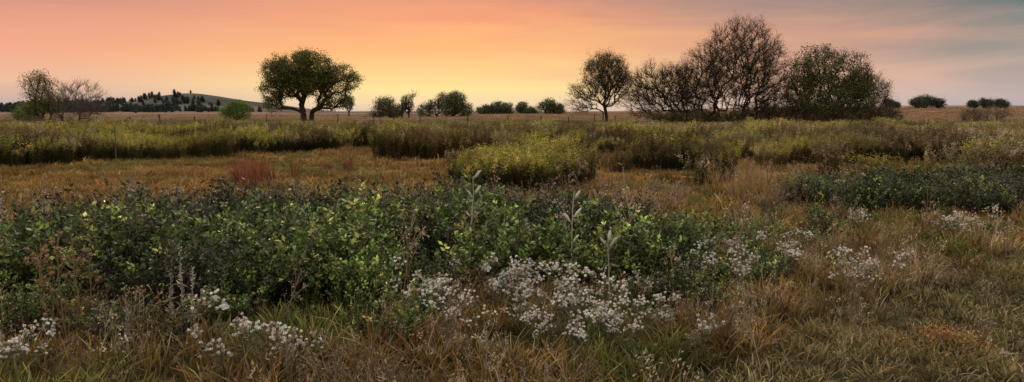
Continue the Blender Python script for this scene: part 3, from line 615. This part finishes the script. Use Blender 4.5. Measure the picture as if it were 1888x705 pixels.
for (a, b, h) in [(-15.4, 28.4, 1.4), (-8.5, 45, 1.6), (-6.7, 46, 1.3), (4.3, 48, 1.4), (14.8, 44, 1.3)]:
    mb = MB(); tubes(mb, np.array([[0, 0, -.1]]), np.array([[.02, 0, h]]), np.array([.02]), np.array([.018]), np.array((.10, .09, .08)), 0, 6)
    tubes(mb, np.array([[-.03, 0, h*.9]]), np.array([[.04, 0, h*.9]]), np.array([.01]), np.array([.01]), np.array((.25, .24, .22)), 0, 6)
    obj('fence_post', mb.mesh('fence_post', [M_post]), loc=(a, b, float(ground_h(a, b))))

# ------------------------------------------------------------------ sky
w = bpy.data.worlds.new('World'); scene.world = w; w.use_nodes = True
nt = w.node_tree; N = nt.nodes; L = nt.links; N.clear()
out = N.new('ShaderNodeOutputWorld'); tc = N.new('ShaderNodeTexCoord'); sp = N.new('ShaderNodeSeparateXYZ'); L.new(tc.outputs['Generated'], sp.inputs[0])
def math_(op, a, b=None, c=None):
    m = N.new('ShaderNodeMath'); m.operation = op
    for i_, v in enumerate((a, b, c)):
        if v is None: continue
        if isinstance(v, (int, float)): m.inputs[i_].default_value = v
        else: L.new(v, m.inputs[i_])
    return m.outputs[0]
az = math_('ARCTAN2', sp.outputs['X'], sp.outputs['Y'])
mpn = N.new('ShaderNodeMapping'); mpn.inputs['Scale'].default_value = (2.4, 2.4, 20); mpn.inputs['Rotation'].default_value = (0, math.radians(6), 0)
L.new(tc.outputs['Generated'], mpn.inputs['Vector'])
ns_ = N.new('ShaderNodeTexNoise'); ns_.inputs['Scale'].default_value = 1.5; ns_.inputs['Detail'].default_value = 6; ns_.inputs['Roughness'].default_value = .55; ns_.inputs['Distortion'].default_value = .6
L.new(mpn.outputs[0], ns_.inputs['Vector'])
cen = math_('SUBTRACT', ns_.outputs['Fac'], .5)
tz = math_('DIVIDE', sp.outputs['Z'], .2); tz = math_('MULTIPLY_ADD', cen, math_('MULTIPLY', math_('MINIMUM', math_('MAXIMUM', tz, 0), 1), .65), tz)
def s2l(c): return tuple(((v/255)/12.92 if v/255 <= .04045 else ((v/255+.055)/1.055)**2.4) for v in c)
def ramp(fac, stops):
    r_ = N.new('ShaderNodeValToRGB'); el = r_.color_ramp.elements
    while len(el) < len(stops): el.new(.5)
    for e_, (q, c) in zip(el, stops): e_.position = q; e_.color = (*s2l(c), 1)
    L.new(fac, r_.inputs[0]); return r_.outputs[0]
Rl = ramp(tz, [(0, (172, 162, 168)), (.06, (196, 170, 164)), (.16, (232, 182, 152)), (.38, (238, 162, 128)), (.6, (218, 146, 122)), (.8, (180, 132, 118)), (1, (146, 120, 116))])
Rc = ramp(tz, [(0, (222, 196, 174)), (.06, (244, 214, 168)), (.15, (255, 226, 152)), (.4, (255, 186, 118)), (.62, (242, 158, 112)), (.82, (212, 144, 118)), (1, (166, 128, 116))])
Rr = ramp(tz, [(0, (202, 182, 178)), (.08, (226, 190, 172)), (.2, (236, 184, 154)), (.42, (214, 158, 132)), (.66, (168, 138, 125)), (.85, (130, 122, 118)), (1, (116, 118, 118))])
Rf = ramp(tz, [(0, (176, 168, 174)), (.08, (188, 172, 170)), (.22, (178, 160, 154)), (.42, (142, 140, 135)), (.62, (98, 116, 116)), (1, (88, 110, 117))])
def mixc(f, a, b):
    m = N.new('ShaderNodeMix'); m.data_type = 'RGBA'; L.new(f, m.inputs[0]); L.new(a, m.inputs[6]); L.new(b, m.inputs[7]); return m.outputs[2]
def mr_(v, a, b, c=0., d=1.):
    m = N.new('ShaderNodeMapRange'); m.interpolation_type = 'SMOOTHSTEP'; L.new(v, m.inputs['Value'])
    for nme, val in (('From Min', a), ('From Max', b), ('To Min', c), ('To Max', d)): m.inputs[nme].default_value = val
    return m.outputs[0]
az2 = math_('MULTIPLY_ADD', cen, .25, az)
c = mixc(mr_(az2, -.62, -.12), Rl, Rc); c = mixc(mr_(az2, -.05, .38), c, Rr); c = mixc(mr_(az2, .34, .66), c, Rf)
zen = N.new('ShaderNodeRGB'); zen.outputs[0].default_value = (1.16, 1.10, 1.03, 1)
c = mixc(mr_(sp.outputs['Z'], .22, .55), c, zen.outputs[0])
bgA = N.new('ShaderNodeBackground'); L.new(c, bgA.inputs[0]); bgA.inputs[1].default_value = 1.0
sky = N.new('ShaderNodeTexSky'); sky.sky_type = 'NISHITA'; sky.sun_disc = False; sky.sun_elevation = math.radians(38); sky.sun_rotation = math.radians(-25)
bgB = N.new('ShaderNodeBackground'); L.new(sky.outputs[0], bgB.inputs[0]); bgB.inputs[1].default_value = .004
ads = N.new('ShaderNodeAddShader'); L.new(bgA.outputs[0], ads.inputs[0]); L.new(bgB.outputs[0], ads.inputs[1]); L.new(ads.outputs[0], out.inputs['Surface'])

sun = bpy.data.lights.new('sun', 'SUN'); sun.energy = 1.6; sun.angle = math.radians(12); sun.color = (1, .88, .70)
so = bpy.data.objects.new('sun', sun); scene.collection.objects.link(so)
v = Vector((-.33, .71, .62))*-1; so.rotation_euler = v.to_track_quat('-Z', 'Y').to_euler()

cam = bpy.data.cameras.new('camera'); co = bpy.data.objects.new('camera', cam); scene.collection.objects.link(co)
cam.lens = 25.7; cam.sensor_width = 36; cam.clip_end = 9000; cam.clip_start = .05
co.location = (0, 0, 2.0); co.rotation_euler = (math.radians(90-6.22), 0, 0)
scene.camera = co
scene.view_settings.view_transform = 'Standard'; scene.view_settings.look = 'None'; scene.view_settings.exposure = 0
